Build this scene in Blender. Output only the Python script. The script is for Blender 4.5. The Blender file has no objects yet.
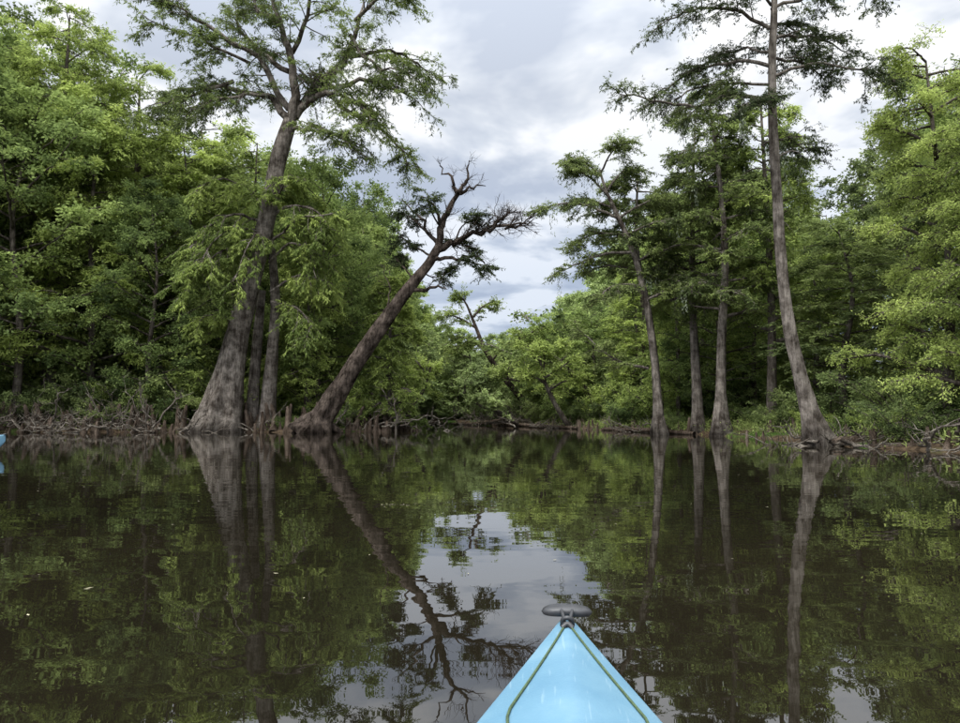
import bpy, math, numpy as np
from mathutils import Vector

scene = bpy.context.scene

# ------------------------------------------------------------------ helpers
class Buf:
    def __init__(s):
        s.V=[]; s.F=[]; s.M=[]; s.A=[]; s.S=[]; s.n=0
    def add(s, v, f, m, a=0.5, smooth=True):
        v=np.asarray(v,float); f=np.asarray(f,int)
        s.V.append(v); s.F.append(f+s.n)
        s.M.append(np.full(len(f),m,int))
        s.A.append(np.full(len(f),a,float) if np.isscalar(a) else np.asarray(a,float))
        s.S.append(np.full(len(f),smooth,bool)); s.n+=len(v)
    def mesh(s, name, mats):
        V=np.concatenate(s.V); F=np.concatenate(s.F)
        me=bpy.data.meshes.new(name)
        me.vertices.add(len(V)); me.vertices.foreach_set("co",V.ravel())
        me.loops.add(F.size); me.loops.foreach_set("vertex_index",F.ravel().astype(np.int32))
        me.polygons.add(len(F)); me.polygons.foreach_set("loop_start",(np.arange(len(F))*4).astype(np.int32))
        for m in mats: me.materials.append(m)
        me.polygons.foreach_set("material_index",np.concatenate(s.M).astype(np.int32))
        me.polygons.foreach_set("use_smooth",np.concatenate(s.S))
        me.update(calc_edges=True)
        at=me.attributes.new("v","FLOAT","FACE"); at.data.foreach_set("value",np.concatenate(s.A).astype(np.float32))
        return me

def link(name, me, loc=(0,0,0), rot=(0,0,0), scale=(1,1,1), parent=None):
    o=bpy.data.objects.new(name,me); scene.collection.objects.link(o)
    o.location=loc; o.rotation_euler=rot; o.scale=scale
    if parent: o.parent=parent
    return o

def nrm(a):
    return a/np.maximum(np.linalg.norm(a,axis=-1,keepdims=True),1e-9)

def spline(P, k=4):
    P=np.asarray(P,float)
    if len(P)<3:
        t=np.linspace(0,1,k+1)[:,None]; return P[0]*(1-t)+P[1]*t
    Q=np.vstack([2*P[0]-P[1],P,2*P[-1]-P[-2]]); out=[]
    for i in range(len(P)-1):
        p0,p1,p2,p3=Q[i:i+4]
        for j in range(k):
            t=j/k
            out.append(.5*((2*p1)+(-p0+p2)*t+(2*p0-5*p1+4*p2-p3)*t*t+(-p0+3*p1-3*p2+p3)*t**3))
    out.append(P[-1]); return np.array(out)

def tube(b, P, rad, sides, mat, a=0.5, flute=None, lump=0, rng=None):
    P=np.asarray(P,float); n=len(P); T=nrm(np.gradient(P,axis=0)); m=np.abs(T.mean(0))
    ref=np.zeros(3); ref[np.argmin(m)]=1
    N=nrm(np.cross(T,ref)); B=np.cross(T,N)
    th=np.arange(sides)*2*np.pi/sides
    r=np.broadcast_to(np.asarray(rad,float),(n,))[:,None]*np.ones((1,sides))
    if flute is not None:
        r=r*(1+flute[:,None]*(np.sin(5*th+.7)+.6*np.sin(8*th+2.1)+.4*np.sin(3*th)))
    if lump:
        zz=np.arange(n)[:,None]
        r=r*(1+lump*(np.sin(2*th[None]+zz*.5)+.8*np.sin(3*th[None]-zz*.83+1)+.5*np.sin(7*th[None]+zz*.31)+rng.normal(0,.45,(n,sides))))
    V=P[:,None,:]+r[...,None]*(np.cos(th)[None,:,None]*N[:,None,:]+np.sin(th)[None,:,None]*B[:,None,:])
    i=np.arange(n-1)[:,None]*sides; j=np.arange(sides)[None,:]; j2=(j+1)%sides
    F=np.stack([i+j,i+j2,i+sides+j2,i+sides+j],-1).reshape(-1,4)
    b.add(V.reshape(-1,3),F,mat,a)

def prisms(b, S, E, r, mat):
    n=len(S)
    if n==0: return
    D=nrm(E-S); ref=np.tile([.3,.2,1.],(n,1)); N=nrm(np.cross(D,ref)); B=np.cross(D,N)
    V=[]
    for k in range(3):
        o=N*math.cos(k*2.094)+B*math.sin(k*2.094); V.append(S+o*r)
    for k in range(3):
        o=N*math.cos(k*2.094)+B*math.sin(k*2.094); V.append(E+o*r*.4)
    V=np.stack(V,1); base=np.arange(n)[:,None]*6
    F=np.concatenate([base+np.array([k,(k+1)%3,3+(k+1)%3,3+k]) for k in range(3)])
    b.add(V.reshape(-1,3),F,mat)

def leaves(b, S, E, cv, n, ll, lw, mat, rng, flat=.5, spread=.0, hang=.25):
    m=len(S)
    if m==0: return
    t=rng.uniform(.08,1.05,(m,n))[...,None]
    P=S[:,None,:]*(1-t)+E[:,None,:]*t
    if spread>0: P=P+rng.normal(0,spread,(m,n,3))
    D=nrm(E-S)[:,None,:]*np.ones((1,n,1))
    side=nrm(np.cross(D,np.array([0,0,1.])))*rng.choice([-1,1],(m,n))[...,None]
    L=nrm(side*.8+D*.5+rng.normal(0,flat,(m,n,3))+np.array([0,0,-hang]))
    W=nrm(np.cross(L,np.array([0,0,1.])+rng.normal(0,flat*.9,(m,n,3))))
    l=ll*rng.uniform(.6,1.3,(m,n))[...,None]; w=lw*rng.uniform(.7,1.3,(m,n))[...,None]
    V=np.stack([P,P+L*l*.45+W*w*.5,P+L*l,P+L*l*.5-W*w*.5],2).reshape(-1,3)
    F=np.arange(m*n*4).reshape(-1,4)
    a=np.clip(cv[:,None]+rng.normal(0,.13,(m,n)),0,1).ravel()
    b.add(V,F,mat,a,smooth=False)

class Tw:
    def __init__(s): s.S=[];s.E=[];s.c=[]
    def get(s):
        if not s.S: return np.zeros((0,3)),np.zeros((0,3)),np.zeros(0)
        return np.concatenate(s.S),np.concatenate(s.E),np.concatenate(s.c)

def interp(P,t):
    n=len(P)-1; x=np.clip(np.asarray(t)*n,0,n-1e-6); i=x.astype(int); f=(x-i)[...,None]
    return P[i]*(1-f)+P[i+1]*f, nrm(P[i+1]-P[i])

def limb(b, tw, P, r0, r1, rng, nsub=10, sublen=1.5, ntw=7, twl=.55, t0=.2, wob=.06, rise=.1, droop=.25, sides=6, seg=4, flatz=.35, subcut=.45):
    Q=spline(P,seg); n=len(Q)
    L=np.linalg.norm(np.diff(Q,axis=0),axis=1).sum()
    if n>2: Q[1:-1]+=rng.normal(0,wob*L/n,(n-2,3))
    tt=np.linspace(0,1,n)
    tube(b,Q,r0*(1-tt)**.8+r1,sides,0)
    cl=rng.normal(0,.14)
    for k in range(nsub):
        t=rng.uniform(t0,1.0); p,T=interp(Q,t)
        sd=nrm(np.cross(T,[0,0,1.])+rng.normal(0,.15,3))*rng.choice([-1,1])
        d=nrm(sd*rng.uniform(.5,1)+T*rng.uniform(.3,.9)+np.array([0,0,rng.normal(rise,flatz)]))
        l=sublen*rng.uniform(.5,1.15)*(1-subcut*t)
        s=np.linspace(0,1,6)[:,None]
        B=p+d*l*s+np.array([0,0,-1.])*droop*l*s**2+rng.normal(0,.05*l,(6,3))*s
        rr=max(.012,min(r0*.35,.012+.012*l))
        tube(b,B,rr*(1-.8*s[:,0])+.003,4,0)
        if ntw>0:
            m=ntw
            tq=rng.uniform(.15,1.0,m); p2,T2=interp(B,tq)
            s2=nrm(np.cross(T2,[0,0,1.]))*rng.choice([-1,1],m)[:,None]
            d2=nrm(s2*rng.uniform(.3,1,(m,1))+T2*.7+rng.normal(0,.25,(m,3))+np.array([0,0,-droop*.6]))
            c=rng.uniform(.2,.8)+cl+.1*rng.normal(size=m)
            tw.S.append(p2); tw.E.append(p2+d2*twl*rng.uniform(.5,1.2,(m,1))); tw.c.append(c)
    return Q

def auto_limbs(b, tw, trunk, rng, nl, z0, z1, R, rise=.15, shape='cyp', r=.08, **kw):
    zs=trunk[:,2]
    for k in range(nl):
        f=(k+rng.uniform(0,1))/nl
        z=z0+(z1-z0)*f
        p=np.array([np.interp(z,zs,trunk[:,0]),np.interp(z,zs,trunk[:,1]),z])
        az=k*2.4+rng.uniform(-.6,.6)
        if shape=='cyp': l=R*(1-.55*f)*rng.uniform(.6,1.15)
        else: l=R*math.sin(math.pi*(.18+.72*f))*rng.uniform(.7,1.15)
        up=rise*rng.uniform(.2,1.6) if shape=='cyp' else rise*(.3+1.2*f)
        d=np.array([math.cos(az),math.sin(az),up])
        P=[p,p+d*l*.35+[0,0,.03*l],p+d*l*.7+[0,0,.02*l],p+d*l+np.array([0,0,-.12*l if shape=='cyp' else .1*l])]
        limb(b,tw,P,r*(1-.5*f)*l/max(R,.1)+.015,.008,rng,**kw)

# ------------------------------------------------------------------ materials
def new_mat(name):
    m=bpy.data.materials.new(name); m.use_nodes=True; nt=m.node_tree; nt.nodes.clear()
    out=nt.nodes.new('ShaderNodeOutputMaterial'); return m,nt,out
def ramp(nt, stops):
    r=nt.nodes.new('ShaderNodeValToRGB'); e=r.color_ramp.elements
    e[0].position=stops[0][0]; e[0].color=(*stops[0][1],1)
    e[1].position=stops[-1][0]; e[1].color=(*stops[-1][1],1)
    for p,c in stops[1:-1]:
        x=e.new(p); x.color=(*c,1)
    return r

def leaf_mat(name, dark, mid, light, trans=.4):
    m,nt,out=new_mat(name); N=nt.nodes; L=nt.links
    at=N.new('ShaderNodeAttribute'); at.attribute_name='v'
    oi=N.new('ShaderNodeObjectInfo')
    a=N.new('ShaderNodeMath'); a.operation='MULTIPLY_ADD'; a.inputs[1].default_value=.6; a.inputs[2].default_value=-.28
    L.new(oi.outputs['Random'],a.inputs[0])
    s1=N.new('ShaderNodeMath'); L.new(at.outputs['Fac'],s1.inputs[0]); L.new(a.outputs[0],s1.inputs[1])
    r=ramp(nt,[(0,dark),(.5,mid),(1,light)]); L.new(s1.outputs[0],r.inputs[0])
    d=N.new('ShaderNodeBsdfDiffuse'); L.new(r.outputs[0],d.inputs['Color'])
    t=N.new('ShaderNodeBsdfTranslucent'); L.new(r.outputs[0],t.inputs['Color'])
    mx=N.new('ShaderNodeMixShader'); mx.inputs[0].default_value=trans
    L.new(d.outputs[0],mx.inputs[1]); L.new(t.outputs[0],mx.inputs[2]); L.new(mx.outputs[0],out.inputs[0]); return m

def bark_mat(name, dark, light, wet=True, streak=7):
    m,nt,out=new_mat(name); N=nt.nodes; L=nt.links
    tc=N.new('ShaderNodeTexCoord'); mp=N.new('ShaderNodeMapping'); mp.inputs['Scale'].default_value=(streak,streak,.9)
    L.new(tc.outputs['Object'],mp.inputs[0])
    n1=N.new('ShaderNodeTexNoise'); n1.inputs['Scale'].default_value=1; n1.inputs['Detail'].default_value=5; n1.inputs['Roughness'].default_value=.76
    L.new(mp.outputs[0],n1.inputs['Vector'])
    n2=N.new('ShaderNodeTexNoise'); n2.inputs['Scale'].default_value=1.7; n2.inputs['Detail'].default_value=4; n2.inputs['Roughness'].default_value=.7; L.new(tc.outputs['Object'],n2.inputs['Vector'])
    md=N.new('ShaderNodeMath'); md.operation='MULTIPLY_ADD'; md.inputs[1].default_value=.55; L.new(n2.outputs[0],md.inputs[0])
    sb=N.new('ShaderNodeMath'); sb.operation='MULTIPLY'; sb.inputs[1].default_value=.45; L.new(n1.outputs[0],sb.inputs[0]); L.new(sb.outputs[0],md.inputs[2])
    r=ramp(nt,[(.41,dark),(.5,tuple((x*.62+y*.38) for x,y in zip(dark,light))),(.6,light)]); L.new(md.outputs[0],r.inputs[0])
    col=r.outputs[0]
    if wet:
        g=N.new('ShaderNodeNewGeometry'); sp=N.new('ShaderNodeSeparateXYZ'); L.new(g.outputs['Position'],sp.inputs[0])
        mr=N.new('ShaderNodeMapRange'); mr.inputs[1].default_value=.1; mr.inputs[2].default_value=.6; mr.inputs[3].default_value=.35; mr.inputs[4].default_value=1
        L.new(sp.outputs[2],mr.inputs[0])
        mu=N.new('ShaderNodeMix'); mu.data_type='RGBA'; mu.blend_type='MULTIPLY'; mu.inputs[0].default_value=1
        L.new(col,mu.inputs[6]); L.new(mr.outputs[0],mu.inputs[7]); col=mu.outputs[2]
    p=N.new('ShaderNodeBsdfDiffuse'); L.new(col,p.inputs['Color'])
    bp=N.new('ShaderNodeBump'); bp.inputs['Strength'].default_value=1; bp.inputs['Distance'].default_value=.2; L.new(n1.outputs[0],bp.inputs['Height']); L.new(bp.outputs[0],p.inputs['Normal'])
    L.new(p.outputs[0],out.inputs[0]); return m

def simple_mat(name, col, rough=.5, var=.15, scale=20, bump=0):
    m,nt,out=new_mat(name); N=nt.nodes; L=nt.links
    tc=N.new('ShaderNodeTexCoord'); n=N.new('ShaderNodeTexNoise'); n.inputs['Scale'].default_value=scale; n.inputs['Detail'].default_value=6
    L.new(tc.outputs['Object'],n.inputs['Vector'])
    r=ramp(nt,[(.3,tuple(c*(1-var) for c in col)),(.7,tuple(min(1,c*(1+var)) for c in col))]); L.new(n.outputs[0],r.inputs[0])
    p=N.new('ShaderNodeBsdfPrincipled'); p.inputs['Roughness'].default_value=rough; L.new(r.outputs[0],p.inputs['Base Color'])
    if bump:
        bp=N.new('ShaderNodeBump'); bp.inputs['Strength'].default_value=bump; bp.inputs['Distance'].default_value=.002; L.new(n.outputs[0],bp.inputs['Height']); L.new(bp.outputs[0],p.inputs['Normal'])
    L.new(p.outputs[0],out.inputs[0]); return m

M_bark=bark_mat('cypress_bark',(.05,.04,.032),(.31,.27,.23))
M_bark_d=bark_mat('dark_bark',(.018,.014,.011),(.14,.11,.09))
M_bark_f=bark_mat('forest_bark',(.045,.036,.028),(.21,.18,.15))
M_knee=bark_mat('knee_bark',(.045,.032,.023),(.17,.13,.10),wet=False,streak=6)
LF_bright=leaf_mat('cypress_foliage_bright',(.13,.175,.05),(.31,.38,.105),(.46,.54,.16),.45)
LF_mid=leaf_mat('cypress_foliage',(.08,.105,.04),(.20,.25,.08),(.34,.41,.13),.42)
LF_dark=leaf_mat('cypress_foliage_dark',(.045,.06,.03),(.12,.155,.06),(.24,.29,.10),.38)
LF_hard=leaf_mat('hardwood_foliage',(.07,.10,.038),(.185,.245,.08),(.33,.41,.13),.42)
LF_bush=leaf_mat('shrub_foliage',(.065,.09,.038),(.175,.225,.08),(.31,.37,.13),.38)
LF_far_haze=leaf_mat('far_foliage_haze_tint',(.14,.18,.08),(.29,.36,.14),(.42,.50,.20),.42)  # distance haze painted into the leaf colour: paler, greyer greens
M_moss=simple_mat('spanish_moss',(.24,.27,.19),.9,.25,8)

# ------------------------------------------------------------------ river shape
river=np.array([(-90,-80),(30,-80),(15,-20),(12.6,5),(11.6,14),(10.6,18.5),(10.2,21),(11.2,25),(10.2,30),(9.2,36),(6.5,48),(3.0,62),(1.6,68),
                (6,80),(13,92),(8,106),(-8,110),(-15,100),(-10,80),(-6.5,58),(-4.8,46),(-6.2,39.5),(-9,37.6),(-13,38.3),(-18,37.4),(-24,37.8),(-34,34),(-48,28),(-75,20)],float)
def sdist(x,y):
    x=np.asarray(x,float); y=np.asarray(y,float)
    d=np.full(x.shape,1e9); ins=np.zeros(x.shape,bool); n=len(river)
    for i in range(n):
        a=river[i]; c=river[(i+1)%n]; e=c-a
        t=np.clip(((x-a[0])*e[0]+(y-a[1])*e[1])/(e@e),0,1)
        d=np.minimum(d,np.hypot(x-a[0]-t*e[0],y-a[1]-t*e[1]))
        cond=((a[1]>y)!=(c[1]>y))
        with np.errstate(divide='ignore',invalid='ignore'):
            xi=(c[0]-a[0])*(y-a[1])/(c[1]-a[1])+a[0]
        ins^=cond&(x<xi)
    s=np.where(ins,-d,d)
    w=.45*np.sin(x*1.1+1.3*np.sin(y*.7))+.35*np.sin(y*1.7+x*.6)+.2*np.sin(x*3.1-y*2.3)
    return s+w*.6
def gheight(x,y):
    s=sdist(x,y)
    land=.32*(1-np.exp(-np.maximum(s,0)/.8))+.012*np.maximum(s,0)**.9+.08*np.sin(x*1.9)*np.sin(y*2.3)*(s>0)+4.5*np.clip((s-20)/18,0,1)**2
    return np.where(s>0,land,np.maximum(s*.45,-1.6))

xs=np.concatenate([[-900,-400,-200,-120],np.arange(-80,80.1,.8),[120,200,400,900]])
ys=np.concatenate([[-900,-300,-100,-50],np.arange(-20,130.1,.8),[160,220,400,900]])
X,Y=np.meshgrid(xs,ys); Z=gheight(X,Y); nx=len(xs); ny=len(ys)
b=Buf(); i=np.arange(ny-1)[:,None]*nx+np.arange(nx-1)[None,:]
b.add(np.stack([X,Y,Z],-1).reshape(-1,3),np.stack([i,i+1,i+nx+1,i+nx],-1).reshape(-1,4),0)
m,nt,out=new_mat('forest_floor'); N=nt.nodes; L=nt.links
tc=N.new('ShaderNodeTexCoord'); n1=N.new('ShaderNodeTexNoise'); n1.inputs['Scale'].default_value=.5; n1.inputs['Detail'].default_value=5
n2=N.new('ShaderNodeTexNoise'); n2.inputs['Scale'].default_value=6; n2.inputs['Detail'].default_value=5
L.new(tc.outputs['Object'],n1.inputs['Vector']); L.new(tc.outputs['Object'],n2.inputs['Vector'])
r1=ramp(nt,[(.3,(.03,.022,.015)),(.7,(.12,.085,.055))]); L.new(n2.outputs[0],r1.inputs[0])
r2=ramp(nt,[(.5,(0,0,0)),(.6,(1,1,1))]); L.new(n1.outputs[0],r2.inputs[0])
mx=N.new('ShaderNodeMix'); mx.data_type='RGBA'; L.new(r2.outputs[0],mx.inputs[0]); L.new(r1.outputs[0],mx.inputs[6]); mx.inputs[7].default_value=(.05,.08,.02,1)
p=N.new('ShaderNodeBsdfDiffuse'); L.new(mx.outputs[2],p.inputs['Color'])
bp=N.new('ShaderNodeBump'); bp.inputs['Distance'].default_value=.1; L.new(n2.outputs[0],bp.inputs['Height']); L.new(bp.outputs[0],p.inputs['Normal']); L.new(p.outputs[0],out.inputs[0])
link('ground',b.mesh('ground',[m]))

# water
m,nt,out=new_mat('river_water'); N=nt.nodes; L=nt.links
tc=N.new('ShaderNodeTexCoord')
p=N.new('ShaderNodeBsdfPrincipled'); p.inputs['Roughness'].default_value=.0; p.inputs['IOR'].default_value=1.85
n0=N.new('ShaderNodeTexNoise'); n0.inputs['Scale'].default_value=.25; n0.inputs['Detail'].default_value=3; L.new(tc.outputs['Object'],n0.inputs['Vector'])
r0=ramp(nt,[(.35,(.0065,.0055,.0035)),(.65,(.013,.0105,.006))]); L.new(n0.outputs[0],r0.inputs[0]); L.new(r0.outputs[0],p.inputs['Base Color'])
mp=N.new('ShaderNodeMapping'); mp.inputs['Scale'].default_value=(.7,1.3,1); L.new(tc.outputs['Object'],mp.inputs[0])
na=N.new('ShaderNodeTexNoise'); na.inputs['Scale'].default_value=1.3; na.inputs['Detail'].default_value=2; L.new(mp.outputs[0],na.inputs['Vector'])
nb=N.new('ShaderNodeTexNoise'); nb.inputs['Scale'].default_value=7; nb.inputs['Detail'].default_value=1; L.new(mp.outputs[0],nb.inputs['Vector'])
ad=N.new('ShaderNodeMath'); ad.operation='MULTIPLY_ADD'; ad.inputs[1].default_value=.07; L.new(nb.outputs[0],ad.inputs[0]); L.new(na.outputs[0],ad.inputs[2])
bp=N.new('ShaderNodeBump'); bp.inputs['Strength'].default_value=1; bp.inputs['Distance'].default_value=.003; L.new(ad.outputs[0],bp.inputs['Height']); L.new(bp.outputs[0],p.inputs['Normal'])
L.new(p.outputs[0],out.inputs[0])
b=Buf(); b.add([(-890,-890,0),(890,-890,0),(890,890,0),(-890,890,0)],[(0,1,2,3)],0); link('water',b.mesh('water',[m]))

# ------------------------------------------------------------------ hero trees
def finish(name,b,tw,leafargs,mats,loc,rng,twr=.006,moss=0):
    S,E,c=tw.get()
    prisms(b,S,E,twr,0)
    if leafargs: leaves(b,S,E,c,mat=1,rng=rng,**leafargs)
    if moss and len(S):
        for q in rng.choice(len(S),moss):
            m_=rng.randint(4,9); s0=S[q]+rng.normal(0,.12,(m_,3)); e0=s0+np.stack([rng.normal(0,.05,m_),rng.normal(0,.05,m_),-rng.uniform(.4,1.3,m_)],-1)
            leaves(b,s0,e0,np.full(m_,.5),10,.14,.03,2,rng,flat=.3,hang=1.2)
    return link(name,b.mesh(name,mats),loc)

def mk(base, s, pts, depth=None):
    """silhouette of a tree in image pixels: (right, down) coordinates about its foot, s metres a pixel, plus depth in metres"""
    out=[]
    for k,q in enumerate(pts):
        d=q[2] if len(q)>2 else (depth*k/max(1,len(pts)-1) if depth else 0)
        out.append(((q[0]-base[0])*s,d,(base[1]-q[1])*s))
    return np.array(out)

def treeA():
    rng=np.random.RandomState(3); b=Buf(); tw=Tw(); base=(222,431); s=.0534
    f=lambda pts,d=0:mk(base,s,pts,d)
    T=spline(f([(218,436),(221,415),(228,380),(237,330),(251,270),(264,210),(274,150),(285,112)]),8)
    z=T[:,2]
    rad=np.interp(z,[-.3,.8,2.7,5.4,8.6,12,15,17],[1.5,1.15,.8,.58,.5,.45,.45,.38])
    tube(b,T,rad,36,0,flute=np.interp(z,[0,4,9],[.12,.06,.015]),lump=.022,rng=rng)
    T2=spline(f([(262,436,1),(263,400,1),(266,350,1),(269,300,.8),(266,250,.6),(262,215,.4)]),6)
    tube(b,T2,np.interp(T2[:,2],[0,1.5,5,11],[.65,.42,.3,.18]),18,0,flute=np.interp(T2[:,2],[0,3],[.1,.02]),lump=.02,rng=rng)
    T3=spline(f([(243,436,1.5),(245,380,1.5),(249,330,1.3),(254,285,1)]),6)
    tube(b,T3,np.interp(T3[:,2],[0,1.5,5,8],[.5,.34,.27,.2]),16,0,lump=.02,rng=rng)
    K=dict(nsub=21,sublen=2.6,ntw=10,twl=.8,t0=.15,sides=8,wob=.14,flatz=.28)
    for pts,d,r in [([(285,112),(262,85),(225,70),(185,62),(140,66)],2.,.2),([(285,112),(291,80),(283,40),(270,0),(262,-45)],-1,.28),
        ([(288,108),(310,75),(335,45),(350,5),(356,-35)],1,.3),([(295,98),(330,85),(370,82),(418,108)],-2,.17),
        ([(285,122),(318,128),(345,145),(360,165)],-3,.1),([(310,75),(345,98),(385,118),(405,150)],2,.13),
        ([(283,100),(240,40),(190,15),(150,-10)],-1.5,.16),([(283,60),(245,30),(215,-10),(205,-40)],3,.14),([(335,45),(375,30),(405,30),(428,45)],2.5,.11),
        ([(350,5),(380,-10),(400,-5)],-2,.1),([(285,40),(310,0),(320,-40)],-3,.12),([(270,10),(240,-20),(235,-50)],2,.1),
        ([(225,70),(190,95),(165,110)],-2,.1),([(262,85),(230,100),(205,125)],-3,.1),
        ([(330,85),(360,105),(380,135)],-3,.07),([(345,20),(370,60),(415,80)],-2,.08),([(240,50),(200,42),(160,35)],-3,.07)]:
        limb(b,tw,f(pts,d),r,.02,rng,**K)
    for k in range(70):
        p=f([(312,72)])[0]+rng.normal(0,.28,3); q=p+rng.normal(0,.5,3)+[0,0,.1]
        tube(b,spline([p,(p+q)/2+rng.normal(0,.1,3),q],2),[.06,.05,.04,.03,.012],4,0)
    tw2=Tw()
    K2=dict(nsub=16,sublen=1.9,ntw=11,twl=.7,t0=.1,droop=.7,sides=5)
    for pts,d,r in [([(262,220),(235,215),(212,235),(200,265)],-2.5,.08),([(264,215),(290,205),(320,215),(335,235)],-2,.08),([(255,260),(235,250),(215,270),(208,300)],-3,.06),
        ([(266,260),(290,245),(315,255),(325,285)],-2.5,.06),([(268,290),(300,275),(335,285)],-1,.06),([(262,215),(250,190),(225,180),(205,190)],-1.5,.06),
        ([(266,250),(262,235),(258,250),(250,290)],-3,.05),([(264,210),(285,180),(310,180)],-1,.06),([(237,330),(225,315),(212,320)],-1.5,.03),([(269,300),(300,310),(320,330)],-2,.05),
        ([(264,230),(240,230),(225,250),(222,280)],-3.5,.05),([(266,240),(300,225),(345,225)],-3,.06)]:
        limb(b,tw2,f(pts,d),r,.015,rng,**K2)
    S,E,c=tw2.get(); prisms(b,S,E,.006,0); leaves(b,S,E,c,26,.22,.055,3,rng,flat=.35,hang=.8)
    return finish('bald_cypress_tree',b,tw,dict(n=20,ll=.21,lw=.05,flat=.4,hang=.35),[M_bark,LF_mid,M_moss,LF_bright],(-13.77,38,0),rng,moss=60)
treeA()

def treeB():
    rng=np.random.RandomState(5); b=Buf(); tw=Tw(); base=(318,433); s=.0506
    f=lambda pts,d=0:mk(base,s,pts,d)
    T=spline(f([(312,438),(322,420),(338,393),(360,357),(385,320),(408,288),(427,264),(438,245)]),8)
    tube(b,T,np.interp(T[:,2],[-.2,.8,2.5,6,8.4,10],[1.15,.6,.46,.36,.25,.19]),26,0,flute=np.interp(T[:,2],[0,2.5,8],[.12,.06,.02]),lump=.035,rng=rng)
    for k in range(7):
        a=k*.9; tube(b,spline([(0,0,.9),(math.cos(a)*.8,math.sin(a)*.7,.3),(math.cos(a)*1.5,math.sin(a)*1.2,-.3)],3),np.linspace(.3,.07,7),7,0)
    def dead(pts,d,r,n,sl,ntw=5):
        t=Tw(); limb(b,t,f(pts,d),r,.018,rng,nsub=n,sublen=sl,ntw=ntw,twl=.6,t0=.15,wob=.3,rise=.25,droop=-.1,sides=7,flatz=.6)
        S,E,c=t.get(); prisms(b,S,E,.012,0)
        if len(S):
            mid=(S+E)/2; E2=mid+rng.normal(0,.2,S.shape)+(E-S)*.3; prisms(b,mid,E2,.008,0)
    dead([(438,246),(440,222),(450,203),(456,186),(450,172),(438,157)],.5,.19,10,.9)
    dead([(456,188),(465,180),(468,170),(469,158)],-.4,.09,5,.6)
    dead([(458,190),(470,183),(486,178)],.6,.08,5,.6)
    dead([(440,222),(432,205),(420,196)],-.6,.08,5,.7)
    dead([(438,248),(458,240),(480,232),(505,227),(534,220)],-.8,.16,30,1.9,10)
    dead([(480,232),(500,215),(512,205)],.8,.07,12,1.1,9)
    dead([(505,227),(520,222),(536,210)],.5,.05,10,.9,9)
    dead([(430,259),(452,257),(475,254),(490,262)],.5,.1,8,1)
    dead([(408,288),(425,289),(436,286),(447,290)],-.4,.11,4,.6)
    dead([(385,320),(384,290),(382,262)],.6,.03,2,.4)
    dead([(438,246),(427,228),(415,208),(398,190)],1,.1,10,1.)
    K=dict(nsub=12,sublen=1.2,ntw=9,twl=.5,t0=.3,sides=5)
    for pts,d,r in [([(427,230),(412,215),(398,205)],1,.05),([(432,255),(410,240),(395,225)],1.5,.05),([(455,240),(462,225),(480,215)],-.5,.04),([(452,257),(470,262),(488,268)],-.6,.04),([(440,225),(430,210),(428,195)],-1,.04),([(436,250),(450,236),(470,240)],1,.04),([(420,270),(435,275),(450,262)],1,.03),([(415,280),(400,262),(390,250)],1,.04)]:
        limb(b,tw,f(pts,d),r,.015,rng,**K)
    return finish('dead_leaning_cypress_tree',b,tw,dict(n=16,ll=.17,lw=.05,flat=.5,hang=.3),[M_bark_d,LF_dark,M_moss],(-8.2,36,0),rng)
treeB()

def treeC():
    rng=np.random.RandomState(8); b=Buf(); tw=Tw(); base=(815,447); s=.0295
    f=lambda pts,d=0:mk(base,s,pts,d)
    T=spline(f([(819,452),(813,430),(807,405),(799,370),(790,320),(784,260),(781,200),(778,130),(779,60),(783,0),(786,-60),(788,-125)]),8)
    T[:,0]+=np.interp(T[:,2],[3,9],[0,0.12])
    tube(b,T,np.interp(T[:,2],[-.2,.3,1.,2.,4,7,10,13,17],[.6,.4,.26,.2,.168,.15,.13,.1,.03]),26,0,flute=np.interp(T[:,2],[0,1.2,4],[.12,.05,.01]),lump=.022,rng=rng)
    K=dict(nsub=21,sublen=1.15,ntw=9,twl=.42,t0=.12,sides=6,flatz=.15,wob=.12)
    for pts,d,r in [([(779,97),(740,95),(700,108),(655,103),(618,98)],-.6,.055),([(780,60),(740,50),(700,60),(668,80)],1.,.05),([(782,20),(740,5),(695,12),(662,32)],-.8,.05),
        ([(779,72),(820,62),(865,72),(893,92)],-.6,.045),([(782,32),(830,20),(880,34)],.8,.045),([(784,0),(840,-12),(905,2)],-.6,.045),([(785,-30),(735,-50),(690,-45)],.5,.045),
        ([(786,-50),(830,-70),(880,-60)],-.5,.045),([(784,-5),(755,-20),(725,-15)],-1.8,.04),([(779,110),(765,105),(742,122)],-1.4,.035),
        ([(787,-90),(760,-110),(735,-105)],.5,.03),([(787,-90),(815,-110),(845,-100)],.5,.03),([(779,140),(810,130),(838,140)],1.2,.03),([(781,45),(760,25),(720,30)],2,.04),
        ([(782,20),(810,0),(860,10)],1.6,.04),([(779,80),(720,78),(680,92)],.3,.04),([(781,50),(825,45),(870,55)],1.5,.04)]:
        limb(b,tw,f(pts,d),r,.01,rng,**K)
    for pts,d in [([(779,170),(765,166),(752,172)],.3),([(780,160),(795,152),(803,155)],-.3),([(782,230),(790,222),(796,224)],.2),([(778,140),(765,140),(755,132)],-.2)]:
        limb(b,Tw(),f(pts,d),.025,.006,rng,nsub=3,sublen=.4,ntw=0)
    return finish('bald_cypress_tree',b,tw,dict(n=18,ll=.105,lw=.028,flat=.4,hang=.35),[M_bark,LF_dark,M_moss],(9.78,20.8,0),rng,twr=.004,moss=16)
treeC()

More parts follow.
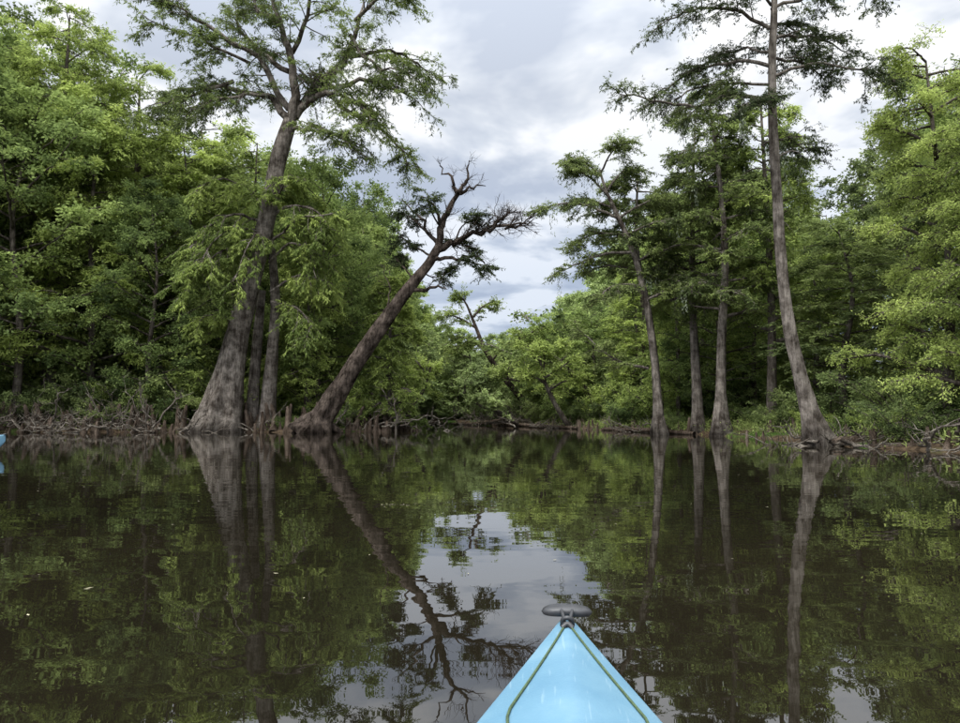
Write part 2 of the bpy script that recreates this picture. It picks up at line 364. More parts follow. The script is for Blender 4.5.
def treeD():
    rng=np.random.RandomState(9); b=Buf(); tw=Tw(); base=(660,434); s=.0455
    f=lambda pts,d=0:mk(base,s,pts,d)
    T=spline(f([(662,438),(660,420),(658,380),(653,330),(646,285),(637,250),(623,215),(611,188),(604,165)]),6)
    tube(b,T,np.interp(T[:,2],[0,.8,2,6,10,12],[.38,.24,.17,.15,.11,.05]),14,0,lump=.02,rng=rng)
    K=dict(nsub=18,sublen=1.3,ntw=9,twl=.5,t0=.2,sides=6,flatz=.17)
    for pts,d,r in [([(624,216),(595,205),(565,203),(541,212)],-.8,.06),([(637,250),(610,250),(585,258),(562,268)],.8,.06),([(611,190),(590,172),(570,165)],-.5,.05),([(612,186),(628,165),(645,160)],.6,.05),
        ([(630,232),(600,228),(572,238)],1.4,.05),([(646,285),(620,285),(598,296)],-1.,.05),([(640,260),(665,245),(690,240)],.8,.05),([(623,215),(650,200),(680,200)],-.6,.05),([(606,172),(592,155),(580,152)],.8,.04),
        ([(618,205),(600,190),(575,188)],2,.04),([(605,168),(615,150),(628,145)],-1,.04),([(650,368),(622,362),(598,348),(576,330)],-1,.06),([(648,300),(672,290),(700,296)],-1,.05),([(630,232),(655,225),(670,228)],-1.8,.05)]:
        limb(b,tw,f(pts,d),r,.012,rng,**K)
    return finish('bald_cypress_tree',b,tw,dict(n=18,ll=.15,lw=.04,flat=.4,hang=.25),[M_bark,LF_dark,M_moss],(8.1,32.3,0),rng,moss=12)
treeD()

def cyp(name,X,Y,pts,radz,z0,z1,nl,R,lf,bk,seed,leaf=(.16,.05),n=18,sublen=1.3,twl=.5,nsub=12,ntw=8,rise=.15,shape='cyp',droop=.25,moss=0,flute=.1,sides=14,flat=.45,spread=0):
    rng=np.random.RandomState(seed); b=Buf(); tw=Tw()
    T=spline(np.array(pts,float),6); r=np.interp(T[:,2],[a for a,_ in radz],[c for _,c in radz])
    tube(b,T,r,sides,0,flute=np.interp(T[:,2],[0,2.5],[flute,.01]),lump=.02,rng=rng)
    auto_limbs(b,tw,T,rng,nl,z0,z1,R,rise=rise,shape=shape,nsub=nsub,sublen=sublen,ntw=ntw,twl=twl,t0=.2,droop=droop,sides=5,flatz=.25)
    return finish(name,b,tw,dict(n=n,ll=leaf[0],lw=leaf[1],flat=flat,hang=.3,spread=spread),[bk,lf,M_moss],(X,Y,0),rng,moss=moss)

cyp('bald_cypress_tree',8.5,34,[(0,0,-.2),(-.1,0,3),(-.4,0,6),(-.9,0,9),(-.8,0,12.5)],[(0,.4),(1,.22),(6,.15),(12.5,.04)],6.5,12.4,18,2.6,LF_dark,M_bark,21,moss=5)
cyp('bald_cypress_tree',10.3,30.5,[(0,0,-.2),(0,0,1.5),(.1,0,4),(.35,0,8),(.2,.2,12),(-.2,.2,15.5)],[(0,.5),(.7,.34),(1.8,.22),(8,.15),(15.5,.04)],4.8,15.2,30,3.0,LF_mid,M_bark,22,moss=10,n=15)
cyp('bald_cypress_tree',10.2,33.5,[(0,0,-.2),(0,0,2),(-.1,0,6),(0,0,11),(.2,0,14.5)],[(0,.42),(1,.25),(6,.17),(14,.04)],6,14.3,24,2.8,LF_mid,M_bark,23,moss=6,n=15)
cyp('bald_cypress_tree',12.6,31,[(0,0,-.2),(.1,0,2),(.2,0,6),(.1,0,11),(0,0,15)],[(0,.42),(1,.22),(6,.16),(15,.04)],4,14.8,28,3.0,LF_bright,M_bark_f,24,moss=8,n=15)
cyp('river_birch_tree',13.4,20.5,[(0,0,0),(.1,0,2),(.3,0,5),(.1,0,8),(-.1,0,11.4)],[(0,.17),(6,.1),(12,.02)],1.6,11.6,42,2.5,LF_bright,M_bark_f,25,leaf=(.095,.036),n=18,sublen=1.1,twl=.4,nsub=10,rise=.3,flat=.7,spread=.05)
cyp('river_birch_tree',12.6,17.6,[(0,0,0),(0,0,2),(.15,0,5),(.3,0,8.3)],[(0,.1),(6,.06),(9,.02)],1.0,8.4,32,1.9,LF_bright,M_bark_f,26,leaf=(.085,.034),n=16,sublen=.9,twl=.35,nsub=10,rise=.3,flat=.7,spread=.05)
cyp('bald_cypress_tree',-26.2,43,[(0,0,0),(.2,0,6),(.1,0,14),(.3,0,20),(.4,0,26.)],[(0,.7),(2,.4),(14,.3),(26,.03)],5,26,46,5.2,LF_bright,M_bark_f,31,leaf=(.21,.06),n=16,sublen=2.1,twl=.75,nsub=13,rise=.2)
cyp('bald_cypress_tree',-22,44.5,[(0,0,0),(-.2,0,6),(.1,0,14),(0,0,22.6)],[(0,.6),(2,.35),(14,.25),(22.6,.03)],3,22.6,40,4.6,LF_bright,M_bark_f,32,leaf=(.21,.06),n=16,sublen=2.0,twl=.75,nsub=12,rise=.2)
cyp('bald_cypress_tree',-31,44,[(0,0,0),(.2,0,8),(.1,0,16),(0,0,25.6)],[(0,.6),(2,.35),(14,.25),(26,.03)],4,25.6,40,5,LF_bright,M_bark_f,33,leaf=(.21,.06),n=16,sublen=2.0,twl=.75,nsub=12,rise=.2)
cyp('young_cypress_tree',-5.4,42,[(0,0,0),(.1,0,3),(0,0,9.5)],[(0,.18),(9,.03)],.6,9.3,30,2.3,LF_bright,M_bark_f,34,leaf=(.17,.055),n=18,sublen=1.3,twl=.5,droop=.5)
cyp('young_cypress_tree',-10.2,42,[(0,0,0),(.1,0,4),(0,0,14)],[(0,.25),(14,.04)],2,13.8,32,3.,LF_bright,M_bark_f,35,leaf=(.19,.06),n=18,sublen=1.6,twl=.6,droop=.5)

# --- leaning trees in the bend
def leaner(loc,pts,r0,seed,lf,nl=8,ll=.22):
    rng=np.random.RandomState(seed); b=Buf(); tw=Tw()
    T=spline(pts,4); tube(b,T,np.linspace(r0,.07,len(T)),9,0,lump=.03,rng=rng)
    for k in range(nl):
        p,_=interp(T,np.array(.4+.6*(k+.5)/nl)); d=rng.normal(0,1,3); d[2]=abs(d[2])*.6+.25; d=nrm(d)*rng.uniform(1.3,2.6)
        limb(b,tw,[p,p+d*.5+rng.normal(0,.15,3),p+d],.07,.018,rng,nsub=9,sublen=1.4,ntw=8,twl=.65,t0=.1)
    finish('leaning_tree',b,tw,dict(n=13,ll=ll,lw=ll*.38),[M_bark_f,lf,M_moss],loc,rng)
rng=np.random.RandomState(41); b=Buf(); tw=Tw(); f=lambda pts,d=0:mk((548,424),.093,pts,d)
T=spline(f([(549,428),(532,402),(512,378),(494,352),(484,328),(476,308)]),4); tube(b,T,np.linspace(.38,.10,len(T)),9,0)
for pts,d,r in [([(494,352),(480,340),(462,335)],1,.1),([(484,328),(465,318),(450,318)],-1,.1),([(480,318),(492,305),(508,302)],1,.1),([(476,308),(470,298),(462,295)],0,.08),([(500,360),(515,345),(525,340)],-1,.08),([(488,335),(470,345),(455,345)],1,.08)]:
    limb(b,tw,f(pts,d),r,.02,rng,nsub=14,sublen=1.7,ntw=9,twl=.75,t0=.1)
finish('leaning_tree',b,tw,dict(n=13,ll=.24,lw=.09),[M_bark_d,LF_mid,M_moss],(5.6,65,0),rng)
leaner((9.3,52,0),[(0,0,-.3),(-.9,0,1.6),(-2.2,0,3.6),(-4.2,0,5.4),(-6.5,0,6.6)],.34,42,LF_bright)
leaner((4.2,74,0),[(0,0,-.3),(1.5,0,2.6),(2.6,0,5.6),(3.2,0,8.5)],.3,43,LF_far_haze)
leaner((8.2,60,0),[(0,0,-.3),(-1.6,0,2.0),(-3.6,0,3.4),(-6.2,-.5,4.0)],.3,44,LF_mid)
leaner((-8,62,0),[(0,0,-.3),(1.2,0,2.4),(2.2,0,5),(2.8,0,8)],.25,45,LF_far_haze)
leaner((13.5,90,0),[(0,0,-.3),(-2.5,0,3),(-5.4,0,6.5),(-6.5,0,9)],.4,46,LF_far_haze,ll=.3)
leaner((2.8,62.0,0),[(0,0,-.3),(-1.0,-.3,1.0),(-2.4,-.6,2.4),(-3.2,-.8,4.2)],.22,47,LF_far_haze)
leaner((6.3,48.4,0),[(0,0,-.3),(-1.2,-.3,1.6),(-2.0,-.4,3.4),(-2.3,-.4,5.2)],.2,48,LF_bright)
leaner((3.6,58.5,0),[(0,0,-.3),(-1.8,-.3,1.1),(-3.6,-.4,1.7),(-5.0,-.4,2.8)],.2,49,LF_far_haze,nl=5)
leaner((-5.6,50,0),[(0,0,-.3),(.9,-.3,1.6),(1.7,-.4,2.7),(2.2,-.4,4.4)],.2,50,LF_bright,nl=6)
leaner((2.2,66.5,0),[(0,0,-.3),(-.9,-.3,2.0),(-2.6,-.4,4.6),(-3.2,-.4,6.6)],.2,51,LF_far_haze,nl=5)

# ------------------------------------------------------------------ background forest (instanced variants)
def variant(seed,H,lf,shape,z0,R,nl,leaf,n,rise,flat,spread=0,sublen=2.2,twl=.8,lean=.5):
    rng=np.random.RandomState(seed); b=Buf(); tw=Tw()
    T=spline([(0,0,-.3),(rng.normal(0,lean*.4),rng.normal(0,lean*.4),H*.3),(rng.normal(0,lean),rng.normal(0,lean),H*.65),(rng.normal(0,lean),rng.normal(0,lean),H*.97)],4)
    tube(b,T,np.interp(T[:,2],[0,H*.06,H*.5,H],[.36,.23,.16,.02]),9,0)
    auto_limbs(b,tw,T,rng,nl,z0,H*.97,R,rise=rise,shape=shape,nsub=9,sublen=sublen,ntw=8,twl=twl,t0=.2,sides=4)
    S,E,c=tw.get(); leaves(b,S,E,c,n,leaf[0],leaf[1],1,rng,flat=flat,spread=spread)
    return b.mesh('forest_tree',[M_bark_f,lf])
VAR=[variant(101,20,LF_mid,'cyp',3.5,4.4,34,(.28,.09),12,.2,.45),
     variant(102,20,LF_dark,'cyp',4.5,4.0,32,(.28,.09),12,.2,.45),
     variant(103,20,LF_hard,'hard',1.5,5.0,34,(.24,.13),12,.55,.8,.12),
     variant(104,20,LF_hard,'hard',3,5.4,32,(.24,.13),12,.5,.8,.12),
     variant(105,20,LF_bright,'cyp',2.5,4.4,36,(.28,.09),12,.2,.45),
     variant(106,20,LF_dark,'hard',1.2,4.8,34,(.24,.13),12,.55,.8,.1),
     variant(107,20,LF_far_haze,'hard',1.0,6.0,34,(.36,.20),11,.5,.8,.15),
     variant(108,20,LF_far_haze,'cyp',1.5,5.4,32,(.36,.15),11,.3,.5)]
def shrub(seed,lf,H,n):
    rng=np.random.RandomState(seed); b=Buf(); tw=Tw()
    for k in range(n):
        a=rng.uniform(0,6.28); l=H*rng.uniform(.6,1.1); o=rng.uniform(.2,.9)
        d=np.array([math.cos(a)*o,math.sin(a)*o,1.])
        p=np.array([math.cos(a)*.2,math.sin(a)*.2,0])
        limb(b,tw,[p,p+d*l*.5,p+np.array([d[0]*1.3,d[1]*1.3,.85])*l],.03,.006,rng,nsub=9,sublen=.9,ntw=7,twl=.4,t0=.1,sides=4,seg=2,flatz=.5)
    S,E,c=tw.get(); leaves(b,S,E,c,10,.13,.06,1,rng,flat=.8,spread=.06)
    return b.mesh('shrub',[M_bark_f,lf])
SHR=[shrub(201,LF_bush,2.6,14),shrub(202,LF_bush,3.2,14),shrub(203,LF_hard,2.2,13),shrub(204,LF_bright,2.8,12)]

U=[-1.6,-.67,-.53,-.46,-.32,-.21,-.155,-.10,-.055,.03,.11,.17,.24,.31,.39,.48,.55,.62,.68,1.6]
EL=[.5,.56,.53,.43,.39,.33,.27,.185,.12,.11,.13,.19,.26,.36,.37,.30,.36,.45,.52,.5]
rng=np.random.RandomState(77)
forest=bpy.data.objects.new('distant_forest',None); scene.collection.objects.link(forest)
under=bpy.data.objects.new('undergrowth_shrubs',None); scene.collection.objects.link(under)
N0=50000; cx=rng.uniform(-95,95,N0); cy=rng.uniform(8,150,N0); sd=sdist(cx,cy)
acc=[]
heroes=[(-13.8,38),(-12,39),(-8.2,36),(9.9,20.8),(8.1,32.3),(10.3,30.5),(10.2,33.5),(12.6,31),(13.4,20.5),(12.6,17.6),(-26,43),(-22,44.5),(-31,44)]
for x,y,s_ in zip(cx,cy,sd):
    if s_<2.2 or s_>28 or abs(x/y)>.95: continue
    md=3.4 if s_<12 else 5.4
    if any((x-a)**2+(y-c)**2<md*md for a,c in acc if abs(x-a)<md): continue
    if any((x-a)**2+(y-c)**2<6 for a,c in heroes): continue
    if y<14 and x<20: continue
    acc.append((x,y))
cnt=0
for x,y in acc:
    u=x/y; e=np.interp(u,U,EL)
    H=min(.85+e*y*rng.uniform(.70,1.02),29)
    if H<4: continue
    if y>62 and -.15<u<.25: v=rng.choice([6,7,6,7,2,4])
    elif u<-.1: v=rng.choice([0,0,2,2,3,4,4,4,5])
    elif u<.2: v=rng.choice([2,3,4,4,7])
    else: v=rng.choice([0,1,0,2,3,4,4,5])
    k=H/20; w=max(k,.62)*rng.uniform(.85,1.15)
    g=float(gheight(np.array([x]),np.array([y]))[0])
    link('forest_tree',VAR[v],(x,y,g-.1),(0,0,rng.uniform(0,6.28)),(w,w,k),forest); cnt+=1
print('forest trees',cnt)
cx=rng.uniform(-60,55,9000); cy=rng.uniform(8,122,9000); sd=sdist(cx,cy); acc2=[]
for x,y,s_ in zip(cx,cy,sd):
    if s_<.7 or s_>16 or abs(x/y)>.9 or (y<12): continue
    md=1.7 if s_<4 else 3
    if y>60: md=3.4
    if any((x-a)**2+(y-c)**2<md*md for a,c in acc2 if abs(x-a)<md): continue
    if s_<1.6 and rng.rand()<.5: continue
    if abs(x+13.8)<3.2 and y<39.5: continue
    if abs(x+8.2)<2.2 and y<39: continue
    if abs(x-9.9)<1 and y<22: continue
    acc2.append((x,y)); k=rng.uniform(.6,1.35)*(1 if s_>2.5 else .65)*(.6 if (x>0 and y<40) else 1.08)
    if s_>6: k*=1.6
    if y>60: k*=1.6
    g=float(gheight(np.array([x]),np.array([y]))[0])
    link('shrub',SHR[rng.randint(4)],(x,y,g-.1),(0,0,rng.uniform(0,6.28)),(k*1.1,k*1.1,k),under)
print('shrubs',len(acc2))

# ------------------------------------------------------------------ cypress knees, driftwood, grass
rng=np.random.RandomState(55); b=Buf()
cx=rng.uniform(-45,20,60000); cy=rng.uniform(10,68,60000); sd=sdist(cx,cy)
ok=(sd>-.8)&(sd<1.6)&(rng.rand(60000)<np.where(cx<0,.8,.35))
for x,y,s_ in list(zip(cx[ok],cy[ok],sd[ok]))[:1300]:
    h=rng.gamma(2.2,.22)*(1.2 if x<0 else .5)*(1.25 if s_>0 else .8)+.1; h=min(h,1.45 if x<0 else (.5 if y<24 else .9))
    z0=float(gheight(np.array([x]),np.array([y]))[0])-.1; z0=max(z0,-.3)
    r=.045+.08*h+rng.uniform(0,.045)
    if x>0: r*=.8
    l=rng.normal(0,.14,2)*h
    P=np.array([(x,y,z0),(x+l[0]*.3,y+l[1]*.3,z0+h*.35),(x+l[0]*.7,y+l[1]*.7,z0+h*.75),(x+l[0],y+l[1],z0+h*.95),(x+l[0]*1.02,y+l[1]*1.02,z0+h)])
    tube(b,P,[r*1.6,r*.9,r*.6,r*.42,.005],7,0)
link('cypress_knees',b.mesh('cypress_knees',[M_knee]))

b=Buf()
for (x0,y0,n,sp,up) in [(-19,37.1,46,2.4,.9),(-24,37.3,24,2.5,.7),(-15.5,37,10,1.5,.5),(-6.4,39,10,1.2,.6),(3.2,62,40,2.5,.8),(6.3,49.5,20,2,.5),(0.5,67.5,16,2.5,.8),(8.8,38,12,1,.3),(12.4,20.3,24,1.3,.35),(10.8,20.3,18,.8,.25),(12.,17.8,18,.9,.25),(-5.3,43,10,1.5,.6)]:
    for k in range(n):
        p=np.array([x0+rng.normal(0,sp),y0+rng.normal(0,.8),rng.uniform(-.05,.5 if x0<5 else .2)]); l=rng.uniform(1,3.2)*(1 if x0<5 else .6)
        d=nrm(np.array([rng.normal(),rng.normal()*.4,rng.uniform(-.1,up)]))
        limb(b,Tw(),[p,p+d*l*.5+rng.normal(0,.15,3),p+d*l+rng.normal(0,.3,3)],rng.uniform(.02,.055),.006,rng,nsub=6,sublen=.9,ntw=0,wob=.3,sides=5,rise=.3,flatz=.6,droop=0)
link('fallen_branches',b.mesh('fallen_branches',[bark_mat('driftwood',(.06,.048,.038),(.32,.28,.23),wet=False)]))
b=Buf()
tube(b,spline([(9.6,21.0,.06),(11.2,19.6,.2),(12.4,18.6,.14),(13.6,18.0,.22)],5),np.linspace(.16,.1,16),9,0)
tube(b,spline([(10.6,19.2,.02),(11.6,18.0,.12),(12.6,17.2,.1)],5),np.linspace(.1,.07,11),9,0)
tube(b,spline([(1.2,66,.05),(3.6,57,.14),(6.3,46,.08)],6),np.linspace(.16,.1,13),8,0)
tube(b,spline([(7.4,43,.06),(8.6,37,.12),(9.6,32,.06)],6),np.linspace(.12,.1,13),8,0)
tube(b,spline([(-1.5,66.5,.1),(.5,66,.25),(2.8,65,.6)],6),np.linspace(.12,.2,13),8,0)
link('fallen_log',b.mesh('fallen_log',[M_knee]))

b=Buf(); rr=np.random.RandomState(60)
cx=rr.uniform(-45,22,60000); cy=rr.uniform(12,60,60000); sd=sdist(cx,cy)
ok=(sd>.1)&(sd<3)&((cx>7)|(rr.rand(60000)<.25)); gx=cx[ok][:6000]; gy=cy[ok][:6000]; gz=gheight(gx,gy)
S=np.stack([gx,gy,gz],-1); E=S+np.stack([rr.normal(0,.1,len(gx)),rr.normal(0,.1,len(gx)),rr.uniform(.1,.4,len(gx))],-1)
leaves(b,S,E,rr.uniform(.3,.9,len(gx)),7,.16,.03,0,rr,flat=.7,hang=-.3,spread=.08)
link('bank_grass',b.mesh('bank_grass',[LF_mid]))

b=Buf(); n=200; rr=np.random.RandomState(61); y=rr.uniform(3,36,n); x=rr.uniform(-.7,.7,n)*y
n2=26; y=np.concatenate([y,6.9+rr.normal(0,.05,n2)]); x=np.concatenate([x,rr.uniform(-.95,-.6,n2)])
keep=sdist(x,y)<-.4; x=x[keep]; y=y[keep]; a=rr.uniform(0,6.28,len(x)); l=rr.uniform(.005,.018,len(x))
c_,s_=np.cos(a),np.sin(a); z=np.full(len(x),.004)
V=np.stack([np.stack([x-c_*l,y-s_*l,z],-1),np.stack([x+s_*l*.4,y-c_*l*.4,z],-1),np.stack([x+c_*l,y+s_*l,z],-1),np.stack([x-s_*l*.4,y+c_*l*.4,z],-1)],1).reshape(-1,3)
b.add(V,np.arange(len(V)).reshape(-1,4),0)
link('floating_leaves',b.mesh('floating_leaves',[simple_mat('dry_leaf',(.3,.27,.17),.7,.4,3)]))

# ------------------------------------------------------------------ kayaks
KL=3.3
def kw(s):
    s=np.asarray(s,float); q=np.minimum(s,KL-s); return .014+.335*np.sin(np.pi/2*np.clip(q/1.65,0,1))**.93
def kzg(s): q=min(s,KL-s); return .265+.075*math.exp(-max(q,0)/.45)
def kdeck(s,x):
    w=float(kw(s)); q=min(s,KL-s); h=.012+.055*min(1,max(q,0)/.5); return kzg(s)+h*(1-min(1,abs(x)/w)**1.3)
# faded, slightly scuffed polyethylene
M_kayak,nt,out=new_mat('kayak_plastic_blue'); N=nt.nodes; L=nt.links
tc=N.new('ShaderNodeTexCoord'); n1=N.new('ShaderNodeTexNoise'); n1.inputs['Scale'].default_value=6; n1.inputs['Detail'].default_value=6; n1.inputs['Roughness'].default_value=.6; L.new(tc.outputs['Object'],n1.inputs['Vector'])
r=ramp(nt,[(.3,(.085,.185,.265)),(.55,(.112,.22,.295)),(.75,(.15,.255,.32))]); L.new(n1.outputs[0],r.inputs[0])
mp=N.new('ShaderNodeMapping'); mp.inputs['Scale'].default_value=(90,6,30); mp.inputs['Rotation'].default_value=(0,0,.5); L.new(tc.outputs['Object'],mp.inputs[0])
n2=N.new('ShaderNodeTexNoise'); n2.inputs['Scale'].default_value=1.5; n2.inputs['Detail'].default_value=3; L.new(mp.outputs[0],n2.inputs['Vector'])
rs=ramp(nt,[(.62,(0,0,0)),(.70,(1,1,1))]); L.new(n2.outputs[0],rs.inputs[0])
sm=N.new('ShaderNodeMath'); sm.operation='MULTIPLY'; sm.inputs[1].default_value=.3; L.new(rs.outputs[0],sm.inputs[0])
mx=N.new('ShaderNodeMix'); mx.data_type='RGBA'; L.new(sm.outputs[0],mx.inputs[0]); L.new(r.outputs[0],mx.inputs[6]); mx.inputs[7].default_value=(.28,.37,.42,1)
p=N.new('ShaderNodeBsdfPrincipled'); p.inputs['Roughness'].default_value=.5; p.inputs['Specular IOR Level'].default_value=.35; L.new(mx.outputs[2],p.inputs['Base Color'])
n3=N.new('ShaderNodeTexNoise'); n3.inputs['Scale'].default_value=160; L.new(tc.outputs['Object'],n3.inputs['Vector'])
bp=N.new('ShaderNodeBump'); bp.inputs['Strength'].default_value=.3; bp.inputs['Distance'].default_value=.002; L.new(n3.outputs[0],bp.inputs['Height']); L.new(bp.outputs[0],p.inputs['Normal']); L.new(p.outputs[0],out.inputs[0])
M_cord=simple_mat('green_cord',(.045,.075,.028),.8,.5,220)
M_rub=simple_mat('black_rubber',(.028,.028,.03),.45,.3,60,.4)
M_in=simple_mat('cockpit_lining',(.05,.06,.07),.7)
def kayak(name,tip,heading):
    root=bpy.data.objects.new(name,None); scene.collection.objects.link(root)
    root.location=tip; root.rotation_euler=(0,0,heading)
    b=Buf(); S=np.concatenate([[-.012,0,.015,.04,.08],np.arange(.12,KL-.1,.06),[KL-.06,KL-.02,KL,KL+.012]])
    rows=[]
    for s in S:
        q=min(s,KL-s); w=float(kw(max(0,min(s,KL)))) if q>=0 else .006
        zg=kzg(s); kz=-.08+.26*math.exp(-max(q,0)/.16) if q>=0 else .2
        zg2=zg if q>=0 else zg-.01
        half=[(0,kz),(.45*w,kz+.008),(.75*w,kz+.035),(.93*w,kz+.5*(zg2-kz)),(1.0*w,zg2-.03),(1.015*w,zg2-.012),(.99*w,zg2)]
        cock=(.95<s<2.35); t=math.sin(math.pi*(s-.95)/1.4) if cock else 0
        cwf=.72*max(t,0)**.35 if cock else 0
        deck=[]
        for fx in (.93,.82,.68,.5,.3,.14,0):
            x=fx*w; z=kdeck(s,x) if q>=0 else zg2
            if cock and fx<cwf: z=min(z,.02)
            deck.append((x,z))
        right=half+deck; left=[(-x,z) for x,z in right[-2:0:-1]]
        rows.append([(x,-s,z) for x,z in right+left])
    A=np.array(rows); n,mv=A.shape[:2]; i=np.arange(n-1)[:,None]*mv; j=np.arange(mv)[None,:]
    F=np.stack([i+j,i+(j+1)%mv,i+mv+(j+1)%mv,i+mv+j],-1).reshape(-1,4)[:,::-1]
    b.add(A.reshape(-1,3),F,0)
    o=link('hull',b.mesh('hull',[M_kayak]),parent=root)
    sub=o.modifiers.new('s','SUBSURF'); sub.levels=1; sub.render_levels=2
    b=Buf()
    th=np.linspace(0,2*np.pi,41); C=np.stack([.72*.33*np.cos(th),-1.65+.7*np.sin(th),np.zeros(41)],-1)
    C[:,2]=[kdeck(-p[1],p[0])+.012 for p in C]; tube(b,C,.014,8,0)
    link('cockpit_coaming',b.mesh('coaming',[M_rub]),parent=root)
    b=Buf(); tube(b,spline([(0,-1.35,.08),(0,-1.6,.07),(0,-1.85,.1),(0,-1.95,.3)],4),[.1,.15,.17,.18,.18,.18,.17,.17,.17,.17,.16,.14,.08],12,0); link('seat',b.mesh('seat',[M_in]),parent=root)
    b=Buf()
    for sg,k in ((-1,.62),(1,.72)):
        ss=np.linspace(.075,.9,26); P=[(sg*(.004+(k*float(kw(.52))-.004)*(s-.075)/.445) if s<.52 else sg*k*float(kw(.52))*(1-.25*(s-.52)/.38),-s,0) for s in ss]
        P=np.array(P); P[:,2]=[kdeck(-p[1],p[0])+.003 for p in P]; tube(b,P,.0026,8,0)
    link('deck_cords',b.mesh('cords',[M_cord]),parent=root)
    b=Buf(); z=kdeck(.05,0)
    tube(b,spline([(-.006,-.085,z+.004),(-.009,-.05,z+.012),(-.014,-.01,z+.02),(-.012,.012,z+.024)],4),.0045,8,0)
    tube(b,spline([(.006,-.085,z+.004),(.009,-.05,z+.012),(.014,-.01,z+.02),(.012,.012,z+.024)],4),.0045,8,0)
    tube(b,spline([(-.012,-.07,z-.004),(-.010,-.078,z+.012),(0,-.082,z+.017),(.010,-.078,z+.012),(.012,-.07,z-.004)],4),.0055,8,0)
    tube(b,spline([(-.012,-.095,z-.002),(0,-.09,z+.006),(.012,-.095,z-.002)],4),.006,8,0)
    link('handle_strap',b.mesh('strap',[M_rub]),parent=root)
    b=Buf(); n=25; xx=np.linspace(-1,1,n); rows=[]
    for q in xx:
        c=max(1-abs(q)**3.2,0)**.5; wy=.027*c+.001; hz=.013*c+.0006
        th=np.arange(16)*2*np.pi/16
        rows.append(np.stack([np.full(16,q*.062),.002+wy*np.sign(np.cos(th))*np.abs(np.cos(th))**.8,z+.013-.004*q*q+hz*np.sign(np.sin(th))*np.abs(np.sin(th))**.75],-1))
    A=np.array(rows); i=np.arange(n-1)[:,None]*16; j=np.arange(16)[None,:]
    b.add(A.reshape(-1,3),np.stack([i+j,i+(j+1)%16,i+16+(j+1)%16,i+16+j],-1).reshape(-1,4),0)
    link('carry_handle',b.mesh('toggle',[M_rub]),parent=root)
    return root
kayak('kayak',(.213,1.79,.012),-.103)
kayak('kayak',(-10.75,16.2,.08),-math.pi/2+.2)

# ------------------------------------------------------------------ world
SUN=Vector((-.45,-.6,.95)).normalized()
w=bpy.data.worlds.new("World"); scene.world=w; w.use_nodes=True; nt=w.node_tree; nt.nodes.clear(); N=nt.nodes; L=nt.links
out=N.new('ShaderNodeOutputWorld'); bg=N.new('ShaderNodeBackground'); bg.inputs[1].default_value=.105; L.new(bg.outputs[0],out.inputs[0])
sky=N.new('ShaderNodeTexSky'); sky.sky_type='NISHITA'; sky.sun_disc=False; sky.sun_elevation=math.asin(SUN.z); sky.sun_rotation=math.atan2(SUN.x,SUN.y)
tc=N.new('ShaderNodeTexCoord'); sp=N.new('ShaderNodeSeparateXYZ'); L.new(tc.outputs['Generated'],sp.inputs[0])
def mth(op,a,b_=None):
    m=N.new('ShaderNodeMath'); m.operation=op
    for k,q in ((0,a),(1,b_)):
        if q is None: continue
        if isinstance(q,(int,float)): m.inputs[k].default_value=q
        else: L.new(q,m.inputs[k])
    return m.outputs[0]
zc=mth('ADD',mth('MAXIMUM',sp.outputs[2],0.0),.16)
cb=N.new('ShaderNodeCombineXYZ'); L.new(mth('DIVIDE',sp.outputs[0],zc),cb.inputs[0]); L.new(mth('DIVIDE',sp.outputs[1],zc),cb.inputs[1]); cb.inputs[2].default_value=3.7
n1=N.new('ShaderNodeTexNoise'); n1.inputs['Scale'].default_value=2.1; n1.inputs['Detail'].default_value=5; n1.inputs['Roughness'].default_value=.54; n1.inputs['Distortion'].default_value=.2; L.new(cb.outputs[0],n1.inputs['Vector'])
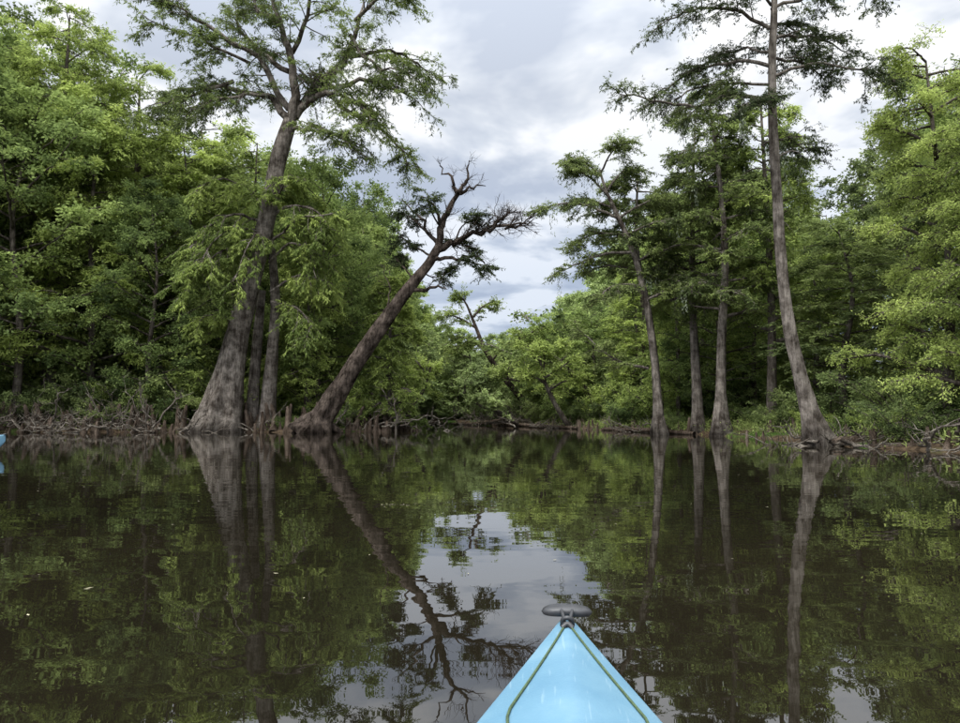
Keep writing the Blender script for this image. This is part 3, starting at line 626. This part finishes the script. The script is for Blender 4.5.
cr=ramp(nt,[(.40,(5.9,6.5,7.6)),(.48,(7.7,8.2,9.0)),(.56,(10.8,10.9,11.1))]); L.new(n1.outputs[0],cr.inputs[0])
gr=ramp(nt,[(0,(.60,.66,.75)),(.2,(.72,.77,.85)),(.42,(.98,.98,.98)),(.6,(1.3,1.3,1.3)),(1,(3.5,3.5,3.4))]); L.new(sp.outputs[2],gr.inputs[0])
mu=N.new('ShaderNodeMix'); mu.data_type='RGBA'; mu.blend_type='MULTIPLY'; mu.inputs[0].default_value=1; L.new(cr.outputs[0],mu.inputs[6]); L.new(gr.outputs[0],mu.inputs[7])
# cloud brightened broadly around the hidden sun; lobe added off-view to front-light the banks
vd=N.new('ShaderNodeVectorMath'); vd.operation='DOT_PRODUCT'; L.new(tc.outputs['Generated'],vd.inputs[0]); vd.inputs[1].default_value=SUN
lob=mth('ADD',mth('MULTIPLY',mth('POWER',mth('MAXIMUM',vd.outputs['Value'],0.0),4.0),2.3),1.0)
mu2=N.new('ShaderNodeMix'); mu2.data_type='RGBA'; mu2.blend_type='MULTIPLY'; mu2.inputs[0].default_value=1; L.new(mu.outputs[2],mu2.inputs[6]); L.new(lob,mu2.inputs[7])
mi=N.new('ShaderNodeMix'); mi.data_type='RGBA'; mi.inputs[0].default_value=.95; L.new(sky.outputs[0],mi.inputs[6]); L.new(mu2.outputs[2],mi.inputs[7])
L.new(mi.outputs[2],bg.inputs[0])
sun=bpy.data.lights.new('sun','SUN'); sun.energy=1.5; sun.angle=math.radians(25); sun.color=(1,.96,.88)
so=bpy.data.objects.new('sun',sun); scene.collection.objects.link(so); so.rotation_euler=SUN.to_track_quat('Z','Y').to_euler()

# ------------------------------------------------------------------ camera
cam=bpy.data.cameras.new('camera'); cam.sensor_fit='HORIZONTAL'; cam.sensor_width=36; cam.lens=26.7; cam.clip_start=.05; cam.clip_end=3000
co=bpy.data.objects.new('camera',cam); scene.collection.objects.link(co); co.location=(0,0,.85); co.rotation_euler=(math.radians(90+4.38),0,0)
scene.camera=co
scene.view_settings.view_transform='Standard'; scene.view_settings.look='None'; scene.view_settings.exposure=0
